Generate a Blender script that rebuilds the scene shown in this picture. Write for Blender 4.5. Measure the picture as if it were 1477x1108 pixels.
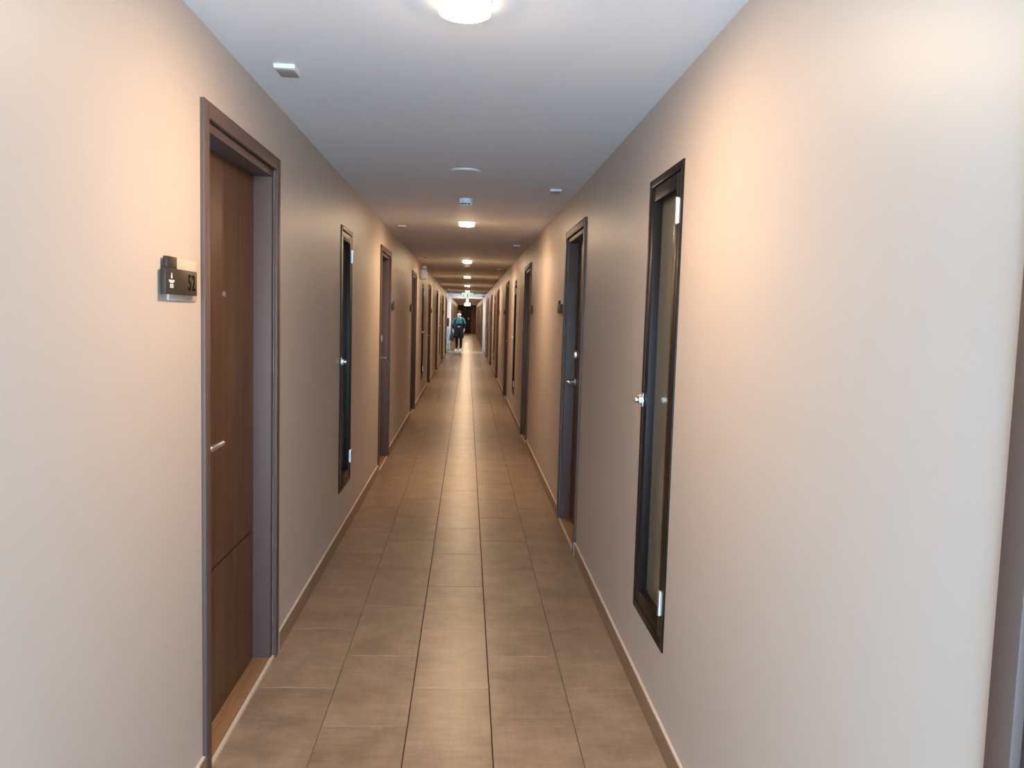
import bpy, bmesh, math, random
from mathutils import Vector, Matrix
random.seed(4)
scene = bpy.context.scene
COL = scene.collection
for o in list(bpy.data.objects):
    bpy.data.objects.remove(o)

# ------------------------------------------------------------------ camera
CAM_H = 1.48
FPX = 1157.87
PITCH, YAW, ROLL = -0.0838, 0.0576, 0.0283
def set_camera():
    cam = bpy.data.cameras.new('camera')
    cam.sensor_fit = 'HORIZONTAL'
    cam.sensor_width = 36.0
    cam.lens = FPX / 1477 * 36.0
    cam.clip_start = 0.02
    cam.clip_end = 300
    o = bpy.data.objects.new('camera', cam)
    COL.objects.link(o)
    f = Vector((math.sin(YAW) * math.cos(PITCH), math.cos(YAW) * math.cos(PITCH), math.sin(PITCH)))
    r = Vector((math.cos(YAW), -math.sin(YAW), 0))
    u = r.cross(f)
    r2 = math.cos(ROLL) * r + math.sin(ROLL) * u
    u2 = -math.sin(ROLL) * r + math.cos(ROLL) * u
    m = Matrix((r2, u2, -f)).transposed().to_4x4()
    m.translation = (0, 0, CAM_H)
    o.matrix_world = m
    scene.camera = o
set_camera()

# ------------------------------------------------------------------ daylight and exposure
vs = scene.view_settings
vs.view_transform = 'Standard'
vs.look = 'None'
vs.gamma = 1
vs.use_curve_mapping = False
vs.exposure = 1.03
DAY = 11.0                             # overcast daylight outside the open corridor ends
LAMP = 345.0                            # ceiling lamp diffusers
world = bpy.data.worlds.new('overcast_sky')
scene.world = world
world.use_nodes = True
bg = world.node_tree.nodes['Background']
bg.inputs['Color'].default_value = (0.42, 0.70, 1.0, 1)
bg.inputs['Strength'].default_value = DAY

# ------------------------------------------------------------------ layout (metres)
XL, XR, ZC = -0.7955, 0.7091, 2.3146   # wall faces and ceiling
Y0, Y1 = -1.4, 66.0                    # corridor ends
T = 0.2                                # wall thickness
PORTAL_Y = 33.6
LOBBY = (31.9, 33.3)                   # side openings just before the white portal
PER = 9.05
DOOR_HW, DOOR_TOP = 0.482, 2.095       # outer frame
HOLE_HW, HOLE_TOP = 0.440, 2.050
WIN_HW, WIN_Z0, WIN_Z1 = 0.2445, 0.322, 2.020

left_doors = []                        # (y centre, handle side s)
right_doors = []
for k in range(0, 8):
    for yc, s in ((2.937 + PER * k, 1), (7.838 + PER * k, -1)):
        left_doors.append((yc, s))
    for yc, s in ((0.50 + PER * k, -1), (5.372 + PER * k, 1)):
        right_doors.append((yc, s))
clear = lambda y: y < 31.6 or 36.6 < y < 63.5
left_doors = [d for d in left_doors if clear(d[0])]
right_doors = [d for d in right_doors if clear(d[0])]
left_windows = [5.333 + PER * k for k in range(7) if clear(5.333 + PER * k)]
right_windows = [2.925 + PER * k for k in range(7) if clear(2.925 + PER * k)]

# ------------------------------------------------------------------ mesh helpers
def box(bm, x0, x1, y0, y1, z0, z1, bev=0.0, seg=2):
    vsx = [bm.verts.new((x, y, z)) for x in (x0, x1) for y in (y0, y1) for z in (z0, z1)]
    fs = []
    for idx in ((0, 1, 3, 2), (4, 6, 7, 5), (0, 4, 5, 1), (2, 3, 7, 6), (0, 2, 6, 4), (1, 5, 7, 3)):
        fs.append(bm.faces.new([vsx[i] for i in idx]))
    if bev > 0:
        ed = {e for f in fs for e in f.edges}
        bmesh.ops.bevel(bm, geom=list(ed), offset=bev, segments=seg, affect='EDGES', profile=0.5)

def lathe(bm, prof, n=32, axis='z', c=(0, 0, 0), sx=1.0, sy=1.0):
    """prof: list of (radius, height)"""
    rings = []
    for r, h in prof:
        ring = []
        for i in range(n):
            a = 2 * math.pi * i / n
            p = (r * sx * math.cos(a), r * sy * math.sin(a), h)
            if axis == 'y':
                p = (p[0], p[2], p[1])
            elif axis == 'x':
                p = (p[2], p[0], p[1])
            ring.append(bm.verts.new((p[0] + c[0], p[1] + c[1], p[2] + c[2])))
        rings.append(ring)
    for a, b in zip(rings[:-1], rings[1:]):
        for i in range(n):
            j = (i + 1) % n
            bm.faces.new((a[i], a[j], b[j], b[i]))
    bm.faces.new(list(reversed(rings[0])))
    bm.faces.new(rings[-1])

def tube(bm, pts, rad, n=12):
    """round bar through pts; rad a number or a list"""
    pts = [Vector(p) for p in pts]
    rads = rad if isinstance(rad, (list, tuple)) else [rad] * len(pts)
    rings = []
    for i, p in enumerate(pts):
        d = (pts[min(i + 1, len(pts) - 1)] - pts[max(i - 1, 0)]).normalized()
        up = Vector((0, 0, 1)) if abs(d.z) < 0.95 else Vector((1, 0, 0))
        a = d.cross(up).normalized()
        b = d.cross(a).normalized()
        rings.append([bm.verts.new(p + rads[i] * (math.cos(2 * math.pi * k / n) * a + math.sin(2 * math.pi * k / n) * b)) for k in range(n)])
    for a, b in zip(rings[:-1], rings[1:]):
        for i in range(n):
            j = (i + 1) % n
            bm.faces.new((a[i], a[j], b[j], b[i]))
    bm.faces.new(list(reversed(rings[0])))
    bm.faces.new(rings[-1])

def prism(bm, outline, y0, y1):
    """outline of (x, z) extruded along y"""
    a = [bm.verts.new((x, y0, z)) for x, z in outline]
    b = [bm.verts.new((x, y1, z)) for x, z in outline]
    n = len(a)
    for i in range(n):
        j = (i + 1) % n
        bm.faces.new((a[i], a[j], b[j], b[i]))
    bm.faces.new(list(reversed(a)))
    bm.faces.new(b)

def mesh_of(name, fill, mat, smooth=False):
    bm = bmesh.new()
    fill(bm)
    bmesh.ops.recalc_face_normals(bm, faces=bm.faces)
    me = bpy.data.meshes.new(name)
    bm.to_mesh(me)
    bm.free()
    if smooth:
        for p in me.polygons:
            p.use_smooth = True
        try:
            me.set_sharp_from_angle(angle=math.radians(38))
        except Exception:
            pass
    for m in (mat if isinstance(mat, (list, tuple)) else [mat]):
        me.materials.append(m)
    return me

def link(name, me, parent=None):
    o = bpy.data.objects.new(name, me)
    COL.objects.link(o)
    if parent:
        o.parent = parent
    return o

def make(name, fill, mat, parent=None, smooth=False):
    return link(name, mesh_of(name, fill, mat, smooth), parent)

def tag(o, label=None, cat=None, group=None, kind=None):
    if label: o['label'] = label
    if cat: o['category'] = cat
    if group: o['group'] = group
    if kind: o['kind'] = kind
    return o

def empty(name, loc=(0, 0, 0), rz=0.0):
    o = bpy.data.objects.new(name, None)
    o.empty_display_size = 0.1
    COL.objects.link(o)
    o.location = loc
    o.rotation_euler = (0, 0, rz)
    return o

def copy_tree(o, parent=None):
    c = o.copy()
    COL.objects.link(c)
    c.parent = parent
    for ch in list(o.children):
        copy_tree(ch, c)
    return c

# ------------------------------------------------------------------ materials
def new_mat(name):
    m = bpy.data.materials.new(name)
    m.use_nodes = True
    nt = m.node_tree
    return m, nt, nt.nodes['Principled BSDF']

def plain(name, col, rough=0.5, metal=0.0, spec=0.5, bump=0.0, bscale=200.0, coat=0.0):
    m, nt, b = new_mat(name)
    b.inputs['Base Color'].default_value = (*col, 1)
    b.inputs['Roughness'].default_value = rough
    b.inputs['Metallic'].default_value = metal
    b.inputs['Specular IOR Level'].default_value = spec
    b.inputs['Coat Weight'].default_value = coat
    if bump > 0:
        g = nt.nodes.new('ShaderNodeNewGeometry')
        n = nt.nodes.new('ShaderNodeTexNoise')
        n.inputs['Scale'].default_value = bscale
        n.inputs['Detail'].default_value = 3
        bp = nt.nodes.new('ShaderNodeBump')
        bp.inputs['Strength'].default_value = bump
        bp.inputs['Distance'].default_value = 0.001
        nt.links.new(g.outputs['Position'], n.inputs['Vector'])
        nt.links.new(n.outputs['Fac'], bp.inputs['Height'])
        nt.links.new(bp.outputs['Normal'], b.inputs['Normal'])
    return m

def emit(name, col, strength):
    m, nt, b = new_mat(name)
    b.inputs['Base Color'].default_value = (0.8, 0.8, 0.8, 1)
    b.inputs['Emission Color'].default_value = (*col, 1)
    b.inputs['Emission Strength'].default_value = strength
    return m

def wood(name, dark, light, rough=0.4, freq=26.0, long_axis='z', coords='Object'):
    m, nt, b = new_mat(name)
    N = nt.nodes
    if coords == 'Object':
        tc = N.new('ShaderNodeTexCoord'); src = tc.outputs['Object']
    else:
        tc = N.new('ShaderNodeNewGeometry'); src = tc.outputs['Position']
    mp = N.new('ShaderNodeMapping')
    sc = {'x': (0.05, 1, 1), 'y': (1, 0.05, 1), 'z': (1, 1, 0.035)}[long_axis]
    mp.inputs['Scale'].default_value = [freq * v for v in sc]
    n1 = N.new('ShaderNodeTexNoise'); n1.inputs['Scale'].default_value = 1.0; n1.inputs['Detail'].default_value = 6; n1.inputs['Roughness'].default_value = 0.62
    n2 = N.new('ShaderNodeTexNoise'); n2.inputs['Scale'].default_value = 6.0; n2.inputs['Detail'].default_value = 3
    mx = N.new('ShaderNodeMath'); mx.operation = 'MULTIPLY_ADD'; mx.inputs[1].default_value = 0.35
    cr = N.new('ShaderNodeValToRGB')
    cr.color_ramp.elements[0].position = 0.42; cr.color_ramp.elements[0].color = (*dark, 1)
    cr.color_ramp.elements[1].position = 0.92; cr.color_ramp.elements[1].color = (*light, 1)
    L = nt.links.new
    L(src, mp.inputs['Vector']); L(mp.outputs['Vector'], n1.inputs['Vector']); L(mp.outputs['Vector'], n2.inputs['Vector'])
    L(n2.outputs['Fac'], mx.inputs[0]); L(n1.outputs['Fac'], mx.inputs[2])
    L(mx.outputs[0], cr.inputs['Fac']); L(cr.outputs['Color'], b.inputs['Base Color'])
    b.inputs['Roughness'].default_value = rough
    b.inputs['Specular IOR Level'].default_value = 0.3
    bp = N.new('ShaderNodeBump'); bp.inputs['Strength'].default_value = 0.25; bp.inputs['Distance'].default_value = 0.0006
    L(mx.outputs[0], bp.inputs['Height']); L(bp.outputs['Normal'], b.inputs['Normal'])
    return m

def tile_material():
    m, nt, b = new_mat('taupe_tile')
    N = nt.nodes; L = nt.links.new
    g = N.new('ShaderNodeNewGeometry')
    oi = N.new('ShaderNodeObjectInfo')
    add = N.new('ShaderNodeVectorMath'); add.operation = 'MULTIPLY_ADD'
    add.inputs[1].default_value = (3.7, 9.1, 1.3)
    comb = N.new('ShaderNodeCombineXYZ')
    L(oi.outputs['Random'], comb.inputs[0]); L(oi.outputs['Random'], comb.inputs[1])
    L(comb.outputs[0], add.inputs[0]); L(g.outputs['Position'], add.inputs[2])
    def noise(scale3, s, det, rough):
        mp = N.new('ShaderNodeMapping'); mp.inputs['Scale'].default_value = scale3
        n = N.new('ShaderNodeTexNoise'); n.inputs['Scale'].default_value = s; n.inputs['Detail'].default_value = det; n.inputs['Roughness'].default_value = rough
        L(add.outputs[0], mp.inputs['Vector']); L(mp.outputs['Vector'], n.inputs['Vector'])
        return n.outputs['Fac']
    cloud = noise((1, 1, 1), 5.5, 4, 0.6)
    streak = noise((0.22, 1.0, 1), 34, 5, 0.65)
    weave = noise((1.0, 0.10, 1), 60, 3, 0.6)
    def madd(a, k, c):
        n = N.new('ShaderNodeMath'); n.operation = 'MULTIPLY_ADD'; L(a, n.inputs[0]); n.inputs[1].default_value = k
        if isinstance(c, float): n.inputs[2].default_value = c
        else: L(c, n.inputs[2])
        return n.outputs[0]
    s1 = madd(cloud, 0.9, -0.45)
    s2 = madd(streak, 0.5, s1)
    s3 = madd(weave, 0.25, s2)
    s4 = madd(oi.outputs['Random'], 0.10, s3)
    cr = N.new('ShaderNodeValToRGB')
    e = cr.color_ramp.elements
    e[0].position = 0.18; e[0].color = (0.180, 0.113, 0.070, 1)
    e[1].position = 0.70; e[1].color = (0.375, 0.250, 0.158, 1)
    L(s4, cr.inputs['Fac']); L(cr.outputs['Color'], b.inputs['Base Color'])
    rr = N.new('ShaderNodeMapRange')
    rr.inputs['To Min'].default_value = 0.27; rr.inputs['To Max'].default_value = 0.40
    L(cloud, rr.inputs['Value']); L(rr.outputs['Result'], b.inputs['Roughness'])
    bp = N.new('ShaderNodeBump'); bp.inputs['Strength'].default_value = 0.25; bp.inputs['Distance'].default_value = 0.0008
    L(streak, bp.inputs['Height']); L(bp.outputs['Normal'], b.inputs['Normal'])
    b.inputs['Specular IOR Level'].default_value = 0.5
    return m

M = {}
M['wall'] = plain('wall_paint', (0.505, 0.425, 0.362), 0.45, spec=0.35, bump=0.12, bscale=160)
M['ceiling'] = plain('ceiling_paint', (0.80, 0.80, 0.80), 0.7, spec=0.25, bump=0.1, bscale=120)
M['tile'] = tile_material()
M['grout'] = plain('dark_grout', (0.075, 0.050, 0.034), 0.85, spec=0.2)
M['skirting'] = wood('skirting_brown', (0.22, 0.130, 0.080), (0.32, 0.205, 0.135), 0.42, 10, 'y', 'World')
M['bead'] = plain('cream_sealant', (0.62, 0.52, 0.40), 0.45)
M['cap'] = plain('white_end_cap', (0.80, 0.80, 0.79), 0.4)
M['frame'] = plain('frame_brown_grey', (0.105, 0.068, 0.056), 0.5, spec=0.3, bump=0.08, bscale=300)
M['leaf'] = wood('door_walnut', (0.048, 0.021, 0.011), (0.155, 0.074, 0.040), 0.42, 30, 'z')
M['groove'] = plain('groove_dark', (0.02, 0.013, 0.01), 0.7)
M['threshold'] = wood('threshold_timber', (0.20, 0.095, 0.042), (0.36, 0.20, 0.10), 0.5, 22, 'x')
M['steel'] = plain('brushed_steel', (0.80, 0.77, 0.73), 0.36, metal=1.0)
M['black_alu'] = plain('black_aluminium', (0.014, 0.010, 0.008), 0.40, spec=0.14)
M['glass'] = plain('smoked_glass', (0.150, 0.140, 0.108), 0.13, spec=0.45)
M['gasket'] = plain('rubber_gasket', (0.012, 0.012, 0.014), 0.5)
M['lamp'] = emit('lamp_diffuser', (1.0, 0.715, 0.445), LAMP)
M['lamp_rim'] = emit('lamp_rim', (1.0, 0.76, 0.52), 3.5)
M['white'] = plain('white_plastic', (0.78, 0.78, 0.77), 0.38)
M['sensor_grey'] = plain('sensor_grey', (0.34, 0.32, 0.30), 0.4)
M['offwhite'] = plain('grey_white_plastic', (0.60, 0.60, 0.59), 0.45)
M['plate'] = plain('sign_brown', (0.044, 0.030, 0.021), 0.4, spec=0.2)
M['acrylic'] = plain('sign_cream', (0.50, 0.44, 0.36), 0.4)
M['ink'] = plain('sign_black', (0.003, 0.0025, 0.0025), 0.6, spec=0.08)
M['logo'] = plain('sign_white', (0.72, 0.70, 0.67), 0.4)
M['portal'] = plain('portal_white', (0.80, 0.80, 0.80), 0.4)
M['enddoor'] = wood('end_door_dark', (0.012, 0.006, 0.005), (0.030, 0.016, 0.012), 0.5, 20, 'z')
M['endpanel'] = wood('end_panel_brown', (0.13, 0.080, 0.055), (0.20, 0.125, 0.088), 0.5, 14, 'z')
M['exit_face'] = emit('exit_sign_face', (0.62, 1.0, 0.92), 0.36)
M['exit_green'] = plain('exit_green', (0.0, 0.16, 0.10), 0.5)
M['red'] = plain('dull_red', (0.20, 0.03, 0.035), 0.4)
M['dark'] = plain('dark_plastic', (0.02, 0.02, 0.022), 0.4)

# ------------------------------------------------------------------ the room shell
def wall_cells(bm, x0, x1, ya, yb, holes, ztop):
    """wall slab with rectangular openings (y0, y1, z0, z1) sorted along y"""
    y = ya
    for h0, h1, z0, z1 in sorted(holes):
        if h0 > y:
            box(bm, x0, x1, y, h0, 0, ztop)
        if z0 > 0:
            box(bm, x0, x1, h0, h1, 0, z0)
        if z1 < ztop:
            box(bm, x0, x1, h0, h1, z1, ztop)
        y = h1
    if yb > y:
        box(bm, x0, x1, y, yb, 0, ztop)

def holes_for(doors, wins):
    h = [(y - HOLE_HW, y + HOLE_HW, 0, HOLE_TOP) for y, s in doors]
    h += [(y - WIN_HW + .004, y + WIN_HW - .004, WIN_Z0 + .004, WIN_Z1 - .004) for y in wins]
    h += [(LOBBY[0], LOBBY[1], 0, 2.2)]
    return h

def shell():
    w = make('wall_left', lambda bm: wall_cells(bm, XL - T, XL, Y0, Y1, holes_for(left_doors, left_windows), ZC), M['wall'])
    tag(w, 'long greige painted wall holding the door numbered 52', 'wall', kind='structure')
    w = make('wall_right', lambda bm: wall_cells(bm, XR, XR + T, Y0, Y1, holes_for(right_doors, right_windows), ZC), M['wall'])
    tag(w, 'long greige painted wall opposite the door numbered 52', 'wall', kind='structure')
    c = make('ceiling', lambda bm: box(bm, XL - 2.2, XR + 2.2, Y0, Y1 + T, ZC, ZC + T), M['ceiling'])
    tag(c, 'smooth pale ceiling running the whole corridor', 'ceiling', kind='structure')
    # side lobby bays past the white portal, each open to daylight at its outer end
    def bay(bm, sgn):
        xa, xb = (XL - 1.9, XL - T) if sgn < 0 else (XR + T, XR + 1.9)
        box(bm, xa, xb, LOBBY[0] - 0.2, LOBBY[0], 0, ZC)
        box(bm, xa, xb, LOBBY[1], LOBBY[1] + 0.2, 0, ZC)
        xo = xa if sgn < 0 else xb - 0.1
        box(bm, xo, xo + 0.1, LOBBY[0], LOBBY[1], 0, 0.9)
        box(bm, xo, xo + 0.1, LOBBY[0], LOBBY[1], 2.0, ZC)
    for sgn, nm in ((-1, 'wall_bay_left'), (1, 'wall_bay_right')):
        b = make(nm, lambda bm: bay(bm, sgn), M['wall'])
        tag(b, 'short wall of the daylit side bay just before the white portal', 'wall', 'side bay walls', 'structure')
    e = make('wall_end', lambda bm: box(bm, XL - T, XR + T, Y1, Y1 + T, 0, ZC), M['endpanel'])
    tag(e, 'brown wood panelled wall closing the far end of the corridor', 'wall', kind='structure')
shell()

# ------------------------------------------------------------------ floor tiles
def floor():
    XS = [XL, -0.4874, -0.1813, 0.1202, 0.4230, XR]
    GAP = 0.0017
    JG = [0.0, 0.0008, 0.0019, 0.0021, 0.0011, 0.0]
    YJ = 3.690
    base = make('floor', lambda bm: box(bm, XL - 2.2, XR + 2.2, Y0, Y1 + T, -0.15, -0.0022), M['grout'])
    tag(base, 'taupe stone look floor tiles laid in running bond', 'floor', kind='structure')
    meshes = []
    for c in range(5):
        w = XS[c + 1] - XS[c]
        def fill(bm, w=w, c=c):
            gl, gr = JG[c], JG[c + 1]
            hx, hy = w / 2, 0.3 - 0.0011
            xa, xb = -hx + gl, hx - gr
            e = 0.0016
            q = ((-1, -1), (1, -1), (1, 1), (-1, 1))
            ex = lambda sx, d: xa + d if sx < 0 else xb - d
            lo = [bm.verts.new((ex(sx, 0), sy * hy, -0.004)) for sx, sy in q]
            mi = [bm.verts.new((ex(sx, 0), sy * hy, -e)) for sx, sy in q]
            hi = [bm.verts.new((ex(sx, e * .6), sy * (hy - e), 0)) for sx, sy in q]
            for a, b in ((lo, mi), (mi, hi)):
                for i in range(4):
                    j = (i + 1) % 4
                    bm.faces.new((a[i], a[j], b[j], b[i]))
            bm.faces.new(hi)
        meshes.append(mesh_of('floor_tile', fill, M['tile']))
    rest = []
    n = 0
    k0 = int((Y0 - YJ) / 0.6) - 1
    spots = []
    for k in range(k0, 110):
        for c in range(5):
            yc = YJ + 0.6 * k + (0.3 if c % 2 == 0 else 0.0)
            if yc < Y0 + 0.3 or yc > Y1 - 0.3:
                continue
            spots.append((yc, c))
    near = [s for s in spots if s[0] > 1.7]
    near = set(sorted(near)[:300])
    for yc, c in spots:
        xc = (XS[c] + XS[c + 1]) / 2
        if (yc, c) in near:
            o = link('floor_tile', meshes[c], base)
            # hand-laid: hardly visible lippage
            o.location = (xc, yc, random.uniform(-0.0004, 0.0))
            n += 1
        else:
            rest.append((xc, yc, XS[c + 1] - XS[c]))
    # bays beside the portal are tiled in the same stone
    for sgn in (-1, 1):
        for i in range(7):
            for j in range(3):
                x = (XL - 0.15 - 0.3 * i) if sgn < 0 else (XR + 0.15 + 0.3 * i)
                y = LOBBY[0] + 0.25 + 0.5 * j
                rest.append((x, y, 0.3))
    def fill_rest(bm):
        for xc, yc, w in rest:
            hy = 0.3 - GAP * 0.75
            if abs(xc) > 0.82:
                hy = 0.25 - GAP
            box(bm, xc - w / 2 + GAP, xc + w / 2 - GAP, yc - hy, yc + hy, -0.004, 0)
    o = make('far_floor_tiles', fill_rest, M['tile'], base)
    o['kind'] = 'stuff'
floor()

# ------------------------------------------------------------------ skirting boards
def skirting(name, xw, sgn, doors, label):
    root = empty(name, (xw, 0, 0))
    tag(root, label, 'skirting board', kind='structure')
    ys = [Y0]
    blocks = sorted([(y - DOOR_HW, y + DOOR_HW) for y, s in doors] + [(LOBBY[0], LOBBY[1]), (PORTAL_Y - 0.1, PORTAL_Y + 0.1)])
    segs, y = [], Y0
    for a, b in blocks:
        if a - y > 0.05:
            segs.append((y, a))
        y = b
    segs.append((y, Y1))
    hgt, th = 0.078, 0.0115
    for a, b in segs:
        def fill(bm):
            x0, x1 = (0, th) if sgn > 0 else (-th, 0)
            box(bm, x0, x1, a + .001, b - .001, 0.0, hgt)
        s = make('skirting_board', fill, M['skirting'], root)
        def bead(bm):
            x0, x1 = (0, th - .002) if sgn > 0 else (-th + .002, 0)
            box(bm, x0, x1, a + .002, b - .002, hgt, hgt + 0.004)
        make('sealant_bead', bead, M['bead'], s)
        if a > 0 and a < 20:
            def cap(bm):
                x0, x1 = (0, th + .0015) if sgn > 0 else (-th - .0015, 0)
                box(bm, x0, x1, a - .004, a + .012, 0.0, hgt + .003)
                if b < 31: box(bm, x0, x1, b - .012, b + .004, 0.0, hgt + .003)
            make('end_cap', cap, M['cap'], s)
skirting('baseboard_left', XL, 1, left_doors, 'brown skirting board at the foot of the wall with door 52')
skirting('baseboard_right', XR, -1, right_doors, 'brown skirting board at the foot of the wall opposite door 52')

# ------------------------------------------------------------------ doors
def door_meshes(s):
    """local axes: x along the wall, y out into the corridor, z up; handle on the +x side times s"""
    P = {}
    A, B, C = DOOR_HW, 0.432, 0.402
    zt, zb, zo = DOOR_TOP, 2.045, 2.015
    def arch(sd):
        def f(bm):
            x0, x1 = (B, A) if sd > 0 else (-A, -B)
            box(bm, x0, x1, -0.002, 0.0135, 0, zt, 0.003)
        return f
    P['architrave'] = [mesh_of('architrave', arch(1), M['frame'], True), mesh_of('architrave', arch(-1), M['frame'], True),
                       mesh_of('architrave', lambda bm: box(bm, -B + .0005, B - .0005, -0.002, 0.0133, zb, zt, 0.003), M['frame'], True)]
    def jamb(sd):
        def f(bm):
            x0, x1 = (C, HOLE_HW - .001) if sd > 0 else (-HOLE_HW + .001, -C)
            box(bm, x0, x1, -0.16, -0.004, 0, zo, 0.003)
        return f
    P['jamb'] = [mesh_of('jamb', jamb(1), M['frame'], True), mesh_of('jamb', jamb(-1), M['frame'], True),
                 mesh_of('jamb', lambda bm: box(bm, -HOLE_HW + .001, HOLE_HW - .001, -0.16, -0.004, zo, HOLE_TOP - .001, 0.003), M['frame'], True)]
    P['leaf'] = mesh_of('door_leaf', lambda bm: box(bm, -C + .003, C - .003, -0.118, -0.081, 0.014, zo - .004), M['groove'])
    g = 0.565
    P['panel'] = [mesh_of('panel', lambda bm: box(bm, -C + .004, C - .004, -0.0815, -0.075, g + .0055, zo - .005, 0.001, 1), M['leaf'], True),
                  mesh_of('panel', lambda bm: box(bm, -C + .004, C - .004, -0.0815, -0.075, 0.015, g - .0055, 0.001, 1), M['leaf'], True)]
    hx, hz = 0.335 * s, 1.027
    def handle(bm):
        lathe(bm, [(0.025, -0.075), (0.025, -0.069), (0.022, -0.067)], 28, 'y', (hx, 0, hz))
        pts = [(hx, -0.070, hz), (hx, -0.030, hz), (hx - s * .004, -0.0215, hz), (hx - s * .012, -0.018, hz), (hx - s * .125, -0.018, hz + .001), (hx - s * .132, -0.0195, hz + .001)]
        tube(bm, pts, [0.0095, 0.0095, 0.0095, 0.0095, 0.0088, 0.006], 14)
    P['handle'] = mesh_of('lever_handle', handle, M['steel'], True)
    P['viewer'] = mesh_of('peephole', lambda bm: lathe(bm, [(0.012, -0.075), (0.012, -0.071), (0.008, -0.069), (0.006, -0.0705)], 20, 'y', (0, 0, 1.53)), M['steel'], True)
    def lock(bm):
        n = 28
        prof = [(1.0, -0.075), (1.0, -0.060), (0.86, -0.056), (0.5, -0.0545)]
        lathe(bm, [(r, h) for r, h in prof], n, 'y', (hx, 0, 1.222), 0.021, 0.036)
    P['lock'] = mesh_of('lock_escutcheon', lock, M['steel'], True)
    P['threshold'] = mesh_of('threshold', lambda bm: box(bm, -C - .02, C + .02, -0.118, -0.007, 0.0002, 0.012), M['threshold'])
    P['strip'] = mesh_of('threshold_strip', lambda bm: box(bm, -B + .0002, B - .0002, -0.0065, 0.0055, 0.0002, 0.0105), M['bead'])
    return P
DM = {1: door_meshes(1), -1: door_meshes(-1)}

def place_door(n, x, y, s, side, label, group=None, lock=True):
    root = empty('door_%d' % n, (x, y, 0), -math.pi / 2 if side == 'L' else math.pi / 2)
    tag(root, label, 'door', group, 'structure')
    P = DM[s]
    for me in P['architrave']: link('architrave', me, root)
    for me in P['jamb']: link('jamb', me, root)
    leaf = link('door_leaf', P['leaf'], root)
    for me in P['panel']: link('panel', me, leaf)
    link('lever_handle', P['handle'], leaf)
    link('peephole', P['viewer'], leaf)
    if lock: link('lock_escutcheon', P['lock'], leaf)
    link('threshold', P['threshold'], root)
    link('threshold_strip', P['strip'], root)
    return root

SPECIAL = {
    ('L', 0): 'brown walnut door beside the wall plate numbered 52',
    ('L', 1): 'brown door in the same wall just past the glazed hatch that follows door 52',
    ('R', 0): 'brown door frame before the large glazed hatch opposite door 52',
    ('R', 1): 'brown door in a dark frame just past the large glazed hatch opposite door 52',
    ('R', 2): 'second brown door past the large glazed hatch opposite door 52',
    ('L', 2): 'brown door just before the twin lamp emergency light',
    ('L', 3): 'brown door just past the twin lamp emergency light',
}
dn = 0
for side, X, lst in (('L', XL, left_doors), ('R', XR, right_doors)):
    for i, (y, s) in enumerate(lst):
        dn += 1
        lab = SPECIAL.get((side, i))
        grp = None
        if not lab:
            if y < PORTAL_Y:
                if side == 'L':
                    lab, grp = 'narrow looking brown door between the emergency light and the white portal, same wall as 52', 'distant doors on the wall of room 52'
                else:
                    lab, grp = 'narrow looking brown door further along the wall opposite 52, before the white portal', 'distant doors opposite the wall of room 52'
            else:
                lab, grp = 'tiny brown door far beyond the white portal', 'doors beyond the white portal'
        place_door(dn, X, y, s, side, lab, grp, lock=not (side == 'L' and i == 0))

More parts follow.
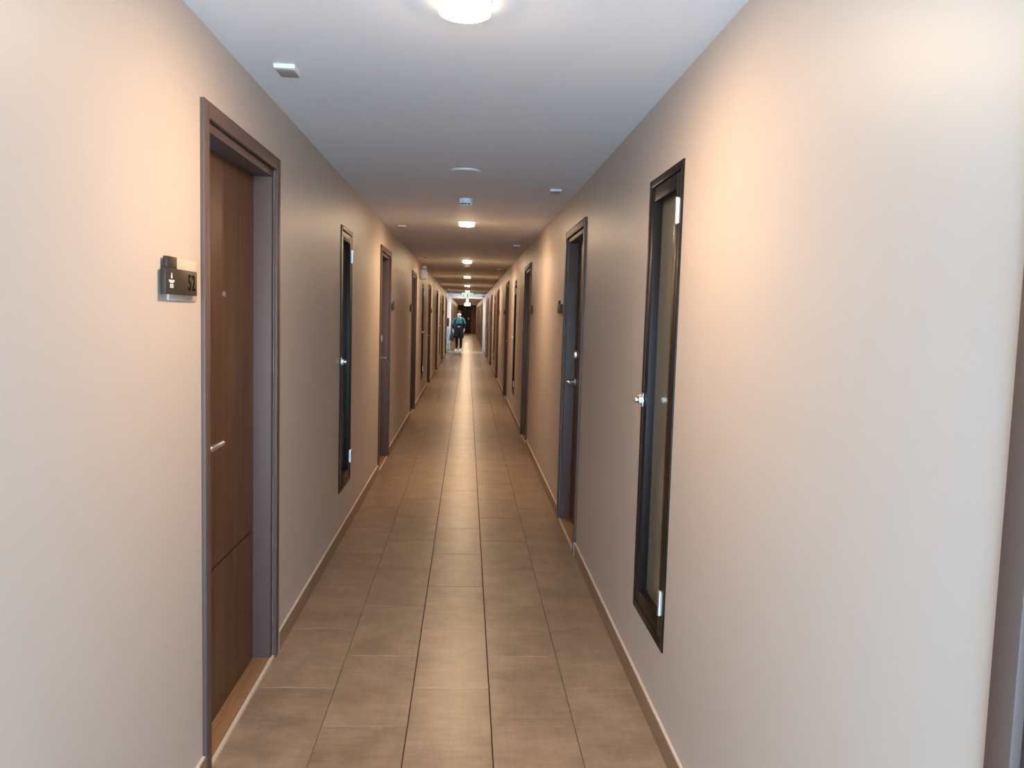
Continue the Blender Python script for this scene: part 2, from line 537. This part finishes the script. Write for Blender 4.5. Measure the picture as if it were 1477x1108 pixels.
# ------------------------------------------------------------------ glazed hatches (black aluminium casements)
def hatch_meshes():
    P = {}
    W, z0, z1 = WIN_HW, WIN_Z0, WIN_Z1
    a = 0.030
    def bars(w, za, zb, t, y0, y1, bev):
        fs = []
        for sx in (-1, 1):
            fs.append(lambda bm, sx=sx: box(bm, *( (w - t, w) if sx > 0 else (-w, -w + t)), y0, y1, za, zb, bev))
        fs.append(lambda bm: box(bm, -w + t + .0003, w - t - .0003, y0, y1 - .0002, za, za + t, bev))
        fs.append(lambda bm: box(bm, -w + t + .0003, w - t - .0003, y0, y1 - .0002, zb - t, zb, bev))
        return fs
    P['outer'] = [mesh_of('frame_bar', f, M['black_alu'], True) for f in bars(W, z0, z1, a, -0.07, 0.006, 0.0015)]
    w2 = W - a - 0.004
    P['sash'] = [mesh_of('sash_bar', f, M['black_alu'], True) for f in bars(w2, z0 + a + .004, z1 - a - .004, 0.052, -0.05, 0.003, 0.0015)]
    w3 = w2 - 0.052
    P['pane'] = mesh_of('glass_pane', lambda bm: box(bm, -w3 - .006, w3 + .006, -0.034, -0.028, z0 + a + .046, z1 - a - .046), M['glass'])
    P['back'] = mesh_of('back_board', lambda bm: box(bm, -W + .01, W - .01, -0.075, -0.0702, z0 + .01, z1 - .01), M['gasket'])
    hx = -(W - a - 0.006)
    def hinge(zc):
        def f(bm):
            lathe(bm, [(0.0045, zc - .046), (0.0075, zc - .044), (0.0075, zc + .044), (0.0045, zc + .046)], 16, 'z', (hx, 0.0105, 0))
            box(bm, hx - .012, hx + .012, 0.003, 0.0065, zc - .042, zc + .042)
        return f
    P['hinge'] = [mesh_of('hinge', hinge(1.852), M['steel'], True), mesh_of('hinge', hinge(0.49), M['steel'], True)]
    lx, lz = W - 0.030, 1.165
    def latch(bm):
        box(bm, lx - .014, lx + .014, 0.006, 0.0095, lz - .027, lz + .027, 0.001)
        box(bm, lx - .010, lx + .010, 0.0095, 0.022, lz - .013, lz + .013, 0.002)
        lathe(bm, [(0.0115, 0.022), (0.0125, 0.026), (0.0125, 0.036), (0.0105, 0.039)], 20, 'y', (lx, 0, lz))
        # cam arm across to the frame and the keeper loop
        box(bm, lx - .030, lx - .012, 0.007, 0.013, lz - .007, lz + .007, 0.001)
        tube(bm, [(lx + .012, 0.008, lz + .016), (lx + .018, 0.020, lz + .016), (lx + .018, 0.020, lz - .016), (lx + .012, 0.008, lz - .016)], 0.0028, 8)
    P['latch'] = mesh_of('latch', latch, M['steel'], True)
    return P
HM = hatch_meshes()
HATCH_LABEL = {('L', 0): 'tall narrow black framed glazed hatch between door 52 and the next brown door',
               ('R', 0): 'tall black framed glazed hatch with steel latch on the wall opposite door 52',
               ('L', 1): 'slim black framed hatch under the twin lamp emergency light',
               ('R', 1): 'second black framed hatch along the wall opposite door 52'}
wn = 0
for side, X, lst in (('L', XL, left_windows), ('R', XR, right_windows)):
    for i, y in enumerate(lst):
        wn += 1
        root = empty('window_%d' % wn, (X, y, 0), -math.pi / 2 if side == 'L' else math.pi / 2)
        lab = HATCH_LABEL.get((side, i))
        if lab:
            tag(root, lab, 'window', None, 'structure')
        else:
            tag(root, 'tiny black framed hatch slit deep along the corridor', 'window', 'distant glazed hatches', 'structure')
        for me in HM['outer']: link('frame_bar', me, root)
        sash = link('glass_pane', HM['pane'], root)
        for me in HM['sash']: link('sash_bar', me, root)
        link('back_board', HM['back'], root)
        for me in HM['hinge']: link('hinge', me, root)
        link('latch', HM['latch'], root)

# ------------------------------------------------------------------ room number plates
def text_mesh(name, body, size, depth, mat):
    cu = bpy.data.curves.new(name, 'FONT')
    cu.body = body
    cu.size = size
    cu.extrude = depth
    cu.align_x = 'CENTER'
    cu.align_y = 'CENTER'
    cu.offset = size * 0.014
    cu.resolution_u = 4
    ob = bpy.data.objects.new(name, cu)
    COL.objects.link(ob)
    dg = bpy.context.evaluated_depsgraph_get()
    me = bpy.data.meshes.new_from_object(ob.evaluated_get(dg))
    bpy.data.objects.remove(ob)
    me.materials.clear()
    me.materials.append(mat)
    me.name = name
    return me

def sign_meshes(s):
    """local frame as the doors; plate spans x in [0, 0.245] * s away from the door, viewed from +y"""
    P = {}
    def bx(bm, a, b, y0, y1, z0, z1, bev=0.0):
        box(bm, min(a * s, b * s), max(a * s, b * s), y0, y1, z0, z1, bev)
    P['backing'] = mesh_of('backing_plate', lambda bm: bx(bm, -0.038, 0.180, 0.0, 0.006, 1.498, 1.612, 0.001), M['acrylic'], True)
    P['plate'] = mesh_of('number_plate', lambda bm: bx(bm, 0.0, 0.239, 0.0062, 0.020, 1.513, 1.581, 0.0012), M['plate'], True)
    P['tab'] = mesh_of('upper_tab', lambda bm: bx(bm, 0.149, 0.220, 0.0062, 0.017, 1.5815, 1.612, 0.001), M['plate'], True)
    return P
SM = {1: sign_meshes(1), -1: sign_meshes(-1)}
digit = {c: text_mesh('digit', c, 0.062, 0.0006, M['ink']) for c in '52'}

def place_sign(x, y, s, side, label, group=None, full=False):
    root = empty('room_number_sign', (x, y, 0), -math.pi / 2 if side == 'L' else math.pi / 2)
    tag(root, label, 'sign', group)
    link('backing_plate', SM[s]['backing'], root)
    pl = link('number_plate', SM[s]['plate'], root)
    link('upper_tab', SM[s]['tab'], root)
    if full:
        for k, c in enumerate('52'):
            d = link('digit', digit[c], pl)
            # text lies in local xy: stand it up facing +y; reading direction is -x seen from the corridor
            d.matrix_local = Matrix.Translation((0.061 - 0.031 * k, 0.0205, 1.546)) @ Matrix.Diagonal((0.86, 1, 1, 1)) @ Matrix.Rotation(math.pi, 4, 'Z') @ Matrix.Rotation(math.pi / 2, 4, 'X')
        # white emblem: flame over a banner over a small block
        def flame(bm):
            prism(bm, [(0.1980, 1.5540), (0.2030, 1.5570), (0.2010, 1.5640), (0.1980, 1.5700), (0.1950, 1.5640), (0.1930, 1.5570)], 0.020, 0.0207)
        def banner(bm):
            prism(bm, [(0.1770, 1.5505), (0.2190, 1.5505), (0.2140, 1.5455), (0.2060, 1.5425), (0.1900, 1.5425), (0.1820, 1.5455)], 0.020, 0.0207)
        def block(bm):
            for i in range(3):
                box(bm, 0.1860, 0.2100, 0.020, 0.0207, 1.5300 + i * 0.0036, 1.5325 + i * 0.0036)
        make('emblem', flame, M['logo'], pl)
        make('emblem', banner, M['logo'], pl)
        make('emblem', block, M['logo'], pl)
    return root
place_sign(XL, 2.937 - DOOR_HW - 0.093, 1, 'L', 'dark brown room plate numbered 52 with a small white emblem', full=True)
SIGN_LAB = {('L', 1): 'brown room plate seen edge on beside the second door of the wall with 52',
            ('R', 1): 'brown room plate beside the door just past the large glazed hatch',
            ('R', 2): 'room plate with white edge on the second door past the large glazed hatch',
            ('L', 2): 'room plate with white edge beside the door before the emergency light'}
for side, X, lst in (('L', XL, left_doors), ('R', XR, right_doors)):
    for i, (y, s) in enumerate(lst):
        if (side == 'L' and i == 0) or (side == 'R' and i == 0) or y > 30:
            continue
        sgn = -1 if side == 'L' else 1
        lab = SIGN_LAB.get((side, i))
        place_sign(X, y + sgn * s * (DOOR_HW + 0.093), s, side,
                   lab or 'tiny room plate seen edge on beside a distant door', None if lab else 'distant room plates')

# ------------------------------------------------------------------ ceiling fittings
def lamp_meshes():
    ring = mesh_of('trim_ring', lambda bm: lathe(bm, [(0.074, 0.0), (0.074, -0.003), (0.072, -0.004)], 48), M['white'], True)
    rim = mesh_of('drum_rim', lambda bm: lathe(bm, [(0.070, -0.003), (0.070, -0.026), (0.0687, -0.0285), (0.0660, -0.0285)], 48), M['lamp_rim'], True)
    dif = mesh_of('diffuser', lambda bm: lathe(bm, [(0.0658, -0.0275), (0.0645, -0.0300), (0.055, -0.0330), (0.035, -0.0350), (0.008, -0.0360)], 48), M['lamp'], True)
    return ring, rim, dif
RING, RIM, DIFF = lamp_meshes()
LY = [2.235] + [2.29 + 5.066 * k for k in range(1, 13)]  # last lamp of the row is added to brighten the end panel
for k, y in enumerate(LY):
    if PORTAL_Y - 0.2 < y < PORTAL_Y + 0.2 or y > 64:
        continue
    r = empty('ceiling_lamp', (-0.026 + 0.0005 * k, y, ZC))
    lab = {0: 'large looking round glowing ceiling lamp above the door numbered 52',
           1: 'round glowing ceiling lamp just past the white smoke detector',
           2: 'small round glowing ceiling lamp just before the second smoke detector',
           5: 'small round glowing ceiling lamp just before the hanging exit sign'}.get(k, 'small round glowing lamp further along the corridor ceiling')
    tag(r, lab, 'ceiling lamp', 'row of round ceiling lamps')
    link('trim_ring', RING, r)
    link('drum_rim', RIM, r)
    link('diffuser', DIFF, r)

def smoke(y, label):
    r = empty('smoke_detector', (-0.032, y, ZC))
    tag(r, label, 'smoke detector', 'smoke detectors')
    make('base', lambda bm: lathe(bm, [(0.050, 0), (0.050, -0.030), (0.047, -0.034)], 36), M['white'], r, True)
    make('sensor_slots', lambda bm: lathe(bm, [(0.038, -0.034), (0.038, -0.044)], 36), M['dark'], r, True)
    def ribs(bm):
        for i in range(10):
            a = 2 * math.pi * i / 10
            c, s = math.cos(a), math.sin(a)
            box(bm, 0.041 * c - .003, 0.041 * c + .003, 0.041 * s - .003, 0.041 * s + .003, -0.044, -0.034)
    make('cage', ribs, M['white'], r)
    make('cap', lambda bm: lathe(bm, [(0.045, -0.044), (0.043, -0.050), (0.030, -0.053)], 36), M['white'], r, True)
smoke(5.88, 'white smoke detector just before the second ceiling lamp')
smoke(13.25, 'small white smoke detector just past the third ceiling lamp')

def disc():
    r = empty('ceiling_access_disc', (-0.029, 4.74, ZC))
    tag(r, 'flat round cover plate on the ceiling before the smoke detector', 'cover plate')
    make('plate', lambda bm: lathe(bm, [(0.079, 0), (0.079, -0.006), (0.074, -0.010)], 48), M['ceiling'], r, True)
    make('rim', lambda bm: lathe(bm, [(0.086, 0), (0.086, -0.003), (0.080, -0.004)], 48), M['white'], r, True)
disc()

def sensor_mesh():
    body = mesh_of('sensor_body', lambda bm: box(bm, -0.037, 0.037, -0.052, 0.056, -0.0155, 0.0, 0.004), M['white'], True)
    lens = mesh_of('sensor_window', lambda bm: box(bm, -0.031, 0.031, -0.045, 0.050, -0.0185, -0.0155, 0.0012), M['sensor_grey'], True)
    return body, lens
SB, SW = sensor_mesh()
SENS_LAB = {('L', 2): 'tiny white sensor on the ceiling beside the emergency light',
            ('L', 0): 'white wedge shaped ceiling sensor in front of the door numbered 52',
            ('L', 1): 'white wedge sensor on the ceiling before the second door of the wall with 52',
            ('R', 1): 'white wedge sensor on the ceiling before the door past the large glazed hatch',
            ('R', 2): 'white wedge sensor on the ceiling at the second door past the large glazed hatch'}
for side, x, lst in (('L', -0.642, left_doors), ('R', 0.556, right_doors)):
    for i, (y, s) in enumerate(lst):
        if y < 1 or y > 30:
            continue
        r = empty('ceiling_sensor', (x, y - 0.04, ZC))
        lab = SENS_LAB.get((side, i))
        tag(r, lab or 'tiny white sensor on the ceiling before a distant door', 'sensor', 'ceiling sensors before the doors')
        link('sensor_body', SB, r)
        link('sensor_window', SW, r)

# ------------------------------------------------------------------ emergency light on the wall
def emergency_light():
    r = empty('emergency_light', (XL, 13.75, 2.07))
    tag(r, 'white twin lamp emergency light box high on the wall above a slim hatch', 'emergency light')
    make('battery_box', lambda bm: box(bm, 0.0, 0.092, -0.14, 0.14, 0.0, 0.150, 0.006), M['white'], r, True)
    make('status_panel', lambda bm: box(bm, 0.092, 0.0935, -0.05, 0.05, 0.04, 0.09), M['offwhite'], r)
    make('bracket', lambda bm: box(bm, 0.035, 0.060, -0.12, 0.12, 0.150, 0.160), M['white'], r)
    for dy in (-0.085, 0.085):
        hd = make('lamp_head', lambda bm: lathe(bm, [(0.020, -0.03), (0.034, -0.012), (0.036, 0.018), (0.032, 0.022)], 24, 'y', (0.060, dy - 0.01, 0.192)), M['white'], r, True)
        make('lens', lambda bm: lathe(bm, [(0.030, -0.036), (0.030, -0.0305)], 24, 'y', (0.060, dy - 0.01, 0.192)), M['offwhite'], hd, True)
emergency_light()

# ------------------------------------------------------------------ hanging exit signs
def exit_sign(y, label, x=-0.015):
    r = empty('exit_sign', (x, y, 2.085))
    tag(r, label, 'exit sign')
    make('housing', lambda bm: box(bm, -0.210, 0.210, 0.0, 0.035, 0.0, 0.205, 0.012), M['white'], r, True)
    face = make('lit_face', lambda bm: box(bm, -0.200, 0.200, -0.002, 0.0005, 0.010, 0.195), M['exit_face'], r)
    make('hanger', lambda bm: box(bm, -0.05, 0.05, 0.008, 0.026, 0.205, ZC - 2.085), M['white'], r)
    # pictograms: exit arrow, running figure, doorway
    def arrow(bm):
        prism(bm, [(-0.165, 0.145), (-0.145, 0.145), (-0.145, 0.085), (-0.105, 0.085), (-0.105, 0.065), (-0.165, 0.065)], -0.004, -0.002)
    def runner(bm):
        lathe(bm, [(0.018, -0.004), (0.018, -0.002)], 14, 'y', (0.010, 0, 0.150))
        prism(bm, [(-0.012, 0.125), (0.020, 0.128), (0.024, 0.085), (0.045, 0.045), (0.028, 0.040), (0.006, 0.072), (-0.020, 0.048), (-0.045, 0.048), (-0.045, 0.062), (-0.022, 0.066), (-0.006, 0.090), (-0.030, 0.100), (-0.032, 0.112)], -0.004, -0.002)
    def doorway(bm):
        prism(bm, [(0.100, 0.150), (0.165, 0.150), (0.165, 0.050), (0.150, 0.050), (0.150, 0.135), (0.115, 0.135), (0.115, 0.050), (0.100, 0.050)], -0.004, -0.002)
    for f in (arrow, runner, doorway):
        make('pictogram', f, M['exit_green'], face)
exit_sign(29.0, 'lit white and green exit sign hanging before the white portal')
exit_sign(53.0, 'small lit exit sign hanging far beyond the white portal')

# ------------------------------------------------------------------ white portal and what stands by it
def portal():
    r = empty('trim_1', (0, PORTAL_Y, 0))
    tag(r, 'white door frame spanning the corridor behind the walking person', 'door frame', kind='structure')
    y0, y1 = -0.09, 0.09
    make('jamb', lambda bm: box(bm, XL, XL + 0.115, y0, y1, 0, ZC - .001, 0.004), M['portal'], r, True)
    make('jamb', lambda bm: box(bm, XR - 0.062, XR, y0, y1, 0, ZC - .001, 0.004), M['portal'], r, True)
    make('head', lambda bm: box(bm, XL + 0.115, XR - 0.062, y0, y1, ZC - 0.145, ZC - .001, 0.004), M['portal'], r, True)
    c = make('door_closer', lambda bm: box(bm, XR - 0.10, XR - 0.045, y0 - 0.06, y0, ZC - 0.075, ZC - 0.02, 0.006), M['dark'], None, True)
    c.location = (0, PORTAL_Y, 0)
    tag(c, 'small dark device at the top corner of the white portal', 'device')
portal()

def wall_box():
    r = empty('wall_call_box', (XL, 31.72, 1.02))
    tag(r, 'small dull red box on the wall before the white portal', 'alarm box')
    make('casing', lambda bm: box(bm, 0, 0.075, -0.08, 0.08, 0.0, 0.34, 0.01), M['red'], r, True)
    make('front_panel', lambda bm: box(bm, 0.075, 0.079, -0.05, 0.05, 0.06, 0.27), M['dark'], r)
wall_box()

def end_door():
    r = empty('door_%d' % (dn + 1), (0, Y1, 0))
    tag(r, 'very dark brown door at the far end of the corridor', 'door', kind='structure')
    make('door_frame', lambda bm: (box(bm, XL, XL + 0.05, -0.05, 0, 0, ZC - .002), box(bm, 0.24, 0.29, -0.05, 0, 0, ZC - .002), box(bm, XL + 0.05, 0.24, -0.05, 0, 2.2, ZC - .002)), M['enddoor'], r)
    lf = make('door_leaf', lambda bm: box(bm, XL + 0.052, 0.238, -0.035, 0, 0.01, 2.198), M['enddoor'], r)
    make('handle_plate', lambda bm: box(bm, 0.06, 0.13, -0.045, -0.035, 1.12, 1.28, 0.004), M['steel'], lf, True)
    make('mid_rail', lambda bm: box(bm, -0.275, -0.262, -0.037, -0.035, 0.01, 2.198), M['groove'], lf)
end_door()

# ------------------------------------------------------------------ the walking person
def skin_mesh(name, verts, edges, radii, root, mat, sub=2):
    me = bpy.data.meshes.new(name + '_cage')
    me.from_pydata([Vector(v) for v in verts], edges, [])
    ob = bpy.data.objects.new(name + '_cage', me)
    COL.objects.link(ob)
    md = ob.modifiers.new('skin', 'SKIN')
    md.use_smooth_shade = True
    for i, sv in enumerate(me.skin_vertices[0].data):
        r = radii[i]
        sv.radius = r if isinstance(r, tuple) else (r, r)
        sv.use_root = (i == root)
    ss = ob.modifiers.new('sub', 'SUBSURF')
    ss.levels = sub; ss.render_levels = sub
    dg = bpy.context.evaluated_depsgraph_get()
    out = bpy.data.meshes.new_from_object(ob.evaluated_get(dg))
    out.name = name
    bpy.data.objects.remove(ob)
    out.materials.clear()
    out.materials.append(mat)
    for p in out.polygons:
        p.use_smooth = True
    return out

def person(loc):
    skin = plain('skin', (0.55, 0.34, 0.25), 0.5)
    hairm = plain('hair_brown', (0.040, 0.014, 0.009), 0.75, spec=0.15)
    green = plain('green_cotton', (0.034, 0.125, 0.118), 0.85, spec=0.2)
    black = plain('black_cloth', (0.006, 0.006, 0.006), 0.85, spec=0.2)
    maskm = plain('mask_white', (0.62, 0.55, 0.52), 0.7)
    eye = plain('eye_dark', (0.02, 0.015, 0.012), 0.2)
    shoe = plain('shoe_white', (0.72, 0.72, 0.72), 0.5)
    r = empty('person', loc)
    tag(r, 'person in a teal top, dark apron and black leggings wearing a white face mask, walking', 'person')
    V, E, R = [], [], []
    def add(p, rad, parent=None):
        V.append(p); R.append(rad)
        if parent is not None: E.append((parent, len(V) - 1))
        return len(V) - 1
    pel = add((0, 0, 0.88), (0.135, 0.10))
    wai = add((0, 0, 1.05), (0.115, 0.085), pel)
    che = add((0, 0, 1.22), (0.135, 0.095), wai)
    nb = add((0, 0.005, 1.36), 0.06, che)
    nk = add((0, -0.005, 1.42), 0.047, nb)
    h1 = add((0, -0.018, 1.475), (0.062, 0.07), nk)
    h2 = add((0, -0.012, 1.545), (0.076, 0.088), h1)
    h3 = add((0, -0.002, 1.588), (0.050, 0.058), h2)
    arms = []
    for s, el, wr, fing in ((-1, (-0.250, 0.015, 1.09), (-0.235, -0.045, 0.87), (0.02, -0.05)), (1, (0.240, 0.030, 1.09), (0.215, -0.050, 0.90), (-0.02, -0.045))):
        sh = add((s * 0.155, 0.0, 1.325), 0.050, nb)
        e = add(el, 0.038, sh)
        w = add(wr, 0.024, e)
        d = (Vector(wr) - Vector(el)).normalized()
        palm = Vector(wr) + d * 0.055
        pm = add(tuple(palm), (0.030, 0.017), w)
        side = Vector((0.25 * s, 1, 0)).normalized()
        for k, ln in enumerate((0.070, 0.080, 0.075, 0.058)):
            b = palm + d * 0.030 + side * (0.024 - 0.016 * k)
            m1 = b + d * ln * 0.45
            m2 = m1 + (d * 0.6 + Vector((-s * 0.7, -0.1, 0))).normalized() * ln * 0.5
            f0 = add(tuple(b), 0.0085, pm)
            f1 = add(tuple(m1), 0.0080, f0)
            add(tuple(m2), 0.0065, f1)
        tb = Vector(wr) + d * 0.035 + Vector((-s * 0.012, -0.028, 0))
        t0 = add(tuple(tb), 0.010, w)
        add(tuple(tb + (d + Vector((0, -0.4, 0))).normalized() * 0.045), 0.0085, t0)
    for s, kn, an, toe in ((-1, (-0.085, -0.02, 0.48), (-0.085, 0.02, 0.085), (-0.085, -0.10, 0.03)), (1, (0.095, -0.06, 0.48), (0.085, -0.03, 0.085), (0.115, -0.15, 0.03))):
        hp = add((s * 0.085, 0, 0.82), 0.085, pel)
        k = add(kn, 0.054, hp)
        c = add((kn[0] * .97, (kn[1] + an[1]) / 2 + 0.02, 0.33), 0.050, k)
        a = add(an, 0.034, c)
        add(toe, 0.030, a)
    body = link('body', skin_mesh('body', V, E, R, 0, skin), r)
    # top: torso and upper arms, elbow length sleeves
    V2 = [(0, 0, 1.00), (0, 0, 1.10), (0, 0, 1.23), (0, 0.004, 1.35), (0, 0.0, 1.405),
          (-0.165, 0, 1.325), (-0.250, 0.015, 1.085), (0.165, 0, 1.325), (0.240, 0.03, 1.085)]
    E2 = [(0, 1), (1, 2), (2, 3), (3, 4), (3, 5), (5, 6), (3, 7), (7, 8)]
    R2 = [(0.150, 0.115), (0.140, 0.110), (0.155, 0.115), 0.080, 0.062, 0.072, 0.062, 0.072, 0.062]
    link('teal_top', skin_mesh('teal_top', V2, E2, R2, 0, green), r)
    # leggings
    V3 = [(0, 0, 0.88)]; E3 = []; R3 = [(0.142, 0.108)]
    for s, kn, an in ((-1, (-0.085, -0.02, 0.48), (-0.085, 0.02, 0.10)), (1, (0.095, -0.06, 0.48), (0.085, -0.03, 0.10))):
        i = len(V3)
        V3 += [(s * 0.085, 0, 0.80), kn, (kn[0] * .97, (kn[1] + an[1]) / 2 + 0.02, 0.33), an]
        R3 += [0.095, 0.064, 0.060, 0.044]
        E3 += [(0, i), (i, i + 1), (i + 1, i + 2), (i + 2, i + 3)]
    link('leggings', skin_mesh('leggings', V3, E3, R3, 0, black), r)
    # apron skirt: flared loft
    def apron(bm):
        rings = []
        n = 32
        for z, rx, ry, cy in ((1.13, 0.150, 0.118, 0.0), (1.03, 0.158, 0.125, 0), (0.92, 0.178, 0.142, -0.005), (0.75, 0.195, 0.155, -0.015), (0.56, 0.205, 0.165, -0.025), (0.545, 0.198, 0.158, -0.025)):
            ring = []
            for i in range(n):
                a = 2 * math.pi * i / n
                w = 1 + 0.02 * math.sin(5 * a) * (1.13 - z)
                ring.append(bm.verts.new((rx * w * math.cos(a), cy + ry * w * math.sin(a), z)))
            rings.append(ring)
        for a, b in zip(rings[:-1], rings[1:]):
            for i in range(n):
                j = (i + 1) % n
                bm.faces.new((a[i], a[j], b[j], b[i]))
    ap = make('apron', apron, black, r, True)
    make('waist_pouch', lambda bm: box(bm, -0.045, 0.040, -0.150, -0.118, 0.985, 1.035, 0.008), maskm, r, True)
    # dark sleeves on the forearms
    for a, b in (((-0.250, 0.015, 1.095), (-0.237, -0.036, 0.905)), ((0.240, 0.030, 1.095), (0.218, -0.042, 0.93))):
        make('under_sleeve', lambda bm: tube(bm, [a, [(a[i] + b[i]) / 2 for i in range(3)], b], [0.046, 0.040, 0.033], 16), black, r, True)
    # hair: cap with a bob at the sides and back, open over the face
    def hair(bm):
        bmesh.ops.create_uvsphere(bm, u_segments=28, v_segments=18, radius=1.0, matrix=Matrix.Translation((0, 0.004, 1.556)) @ Matrix.Diagonal((0.104, 0.122, 0.112, 1)))
        kill = [v for v in bm.verts if v.co.y < -0.050 and v.co.z < 1.578]
        bmesh.ops.delete(bm, geom=kill, context='VERTS')
        for v in bm.verts:
            if v.co.z < 1.53 and v.co.y > -0.05:
                v.co.z -= (1.53 - v.co.z) * 0.7
    make('hair', hair, hairm, r, True)
    def mask(bm):
        n, m = 16, 8
        g = []
        for i in range(n + 1):
            a = math.radians(-72 + 144 * i / n)
            row = []
            for j in range(m + 1):
                t = j / m
                z = 1.462 + 0.068 * t
                bul = 0.014 * math.sin(math.pi * t) * math.cos(a)
                row.append(bm.verts.new(((0.079 + bul) * math.sin(a), -0.014 - (0.088 + bul) * math.cos(a), z)))
            g.append(row)
        for i in range(n):
            for j in range(m):
                bm.faces.new((g[i][j], g[i + 1][j], g[i + 1][j + 1], g[i][j + 1]))
    make('face_mask', mask, maskm, r, True)
    for s in (-1, 1):
        make('eye', lambda bm: bmesh.ops.create_uvsphere(bm, u_segments=10, v_segments=8, radius=0.011, matrix=Matrix.Translation((s * 0.030, -0.090, 1.548))), eye, r, True)
    for x, y, yaw in ((-0.085, 0.02, 0.0), (0.088, -0.03, -0.18)):
        def sh(bm):
            bmesh.ops.create_uvsphere(bm, u_segments=20, v_segments=12, radius=1.0, matrix=Matrix.Rotation(yaw, 4, 'Z') @ Matrix.Diagonal((0.056, 0.145, 0.060, 1)))
            for v in bm.verts:
                v.co.z = max(v.co.z, -0.030)
                if v.co.y > 0.02: v.co.z *= 1.25 if v.co.z > 0 else 1
        s_ = make('shoe', sh, shoe, r, True)
        s_.location = (x, y - 0.055, 0.031)
        def vamp(bm):
            bmesh.ops.create_uvsphere(bm, u_segments=16, v_segments=10, radius=1.0, matrix=Matrix.Translation((0, -0.035, 0.012)) @ Matrix.Rotation(yaw, 4, 'Z') @ Matrix.Diagonal((0.040, 0.080, 0.050, 1)))
        make('vamp', vamp, black, s_, True)
    return r

PX, PY = -0.335, 33.0
person((PX, PY, 0))

def handbag():
    r = empty('shopping_bag', (PX - 0.300, PY - 0.05, 0.44))
    bagm = plain('bag_black', (0.012, 0.011, 0.013), 0.55)
    tag(r, 'black bag hanging from the hand of the walking person', 'bag')
    def body(bm):
        rings = []
        for z, hx, hy in ((0.0, 0.085, 0.12), (0.02, 0.098, 0.14), (0.15, 0.092, 0.135), (0.27, 0.055, 0.10), (0.29, 0.040, 0.09)):
            ring = []
            for i in range(24):
                a = 2 * math.pi * i / 24
                c, s = math.cos(a), math.sin(a)
                ring.append(bm.verts.new((hx * math.copysign(abs(c) ** 0.6, c), hy * math.copysign(abs(s) ** 0.6, s), z)))
            rings.append(ring)
        for a, b in zip(rings[:-1], rings[1:]):
            for i in range(24):
                j = (i + 1) % 24
                bm.faces.new((a[i], a[j], b[j], b[i]))
        bm.faces.new(list(reversed(rings[0]))); bm.faces.new(rings[-1])
    make('bag_body', body, bagm, r, True)
    for dx in (-0.02, 0.02):
        make('strap', lambda bm: tube(bm, [(dx, -0.07, 0.28), (dx + .01, -0.045, 0.335), (0.025, 0.0, 0.355), (dx + .01, 0.045, 0.335), (dx, 0.07, 0.28)], 0.006, 8), bagm, r, True)
handbag()
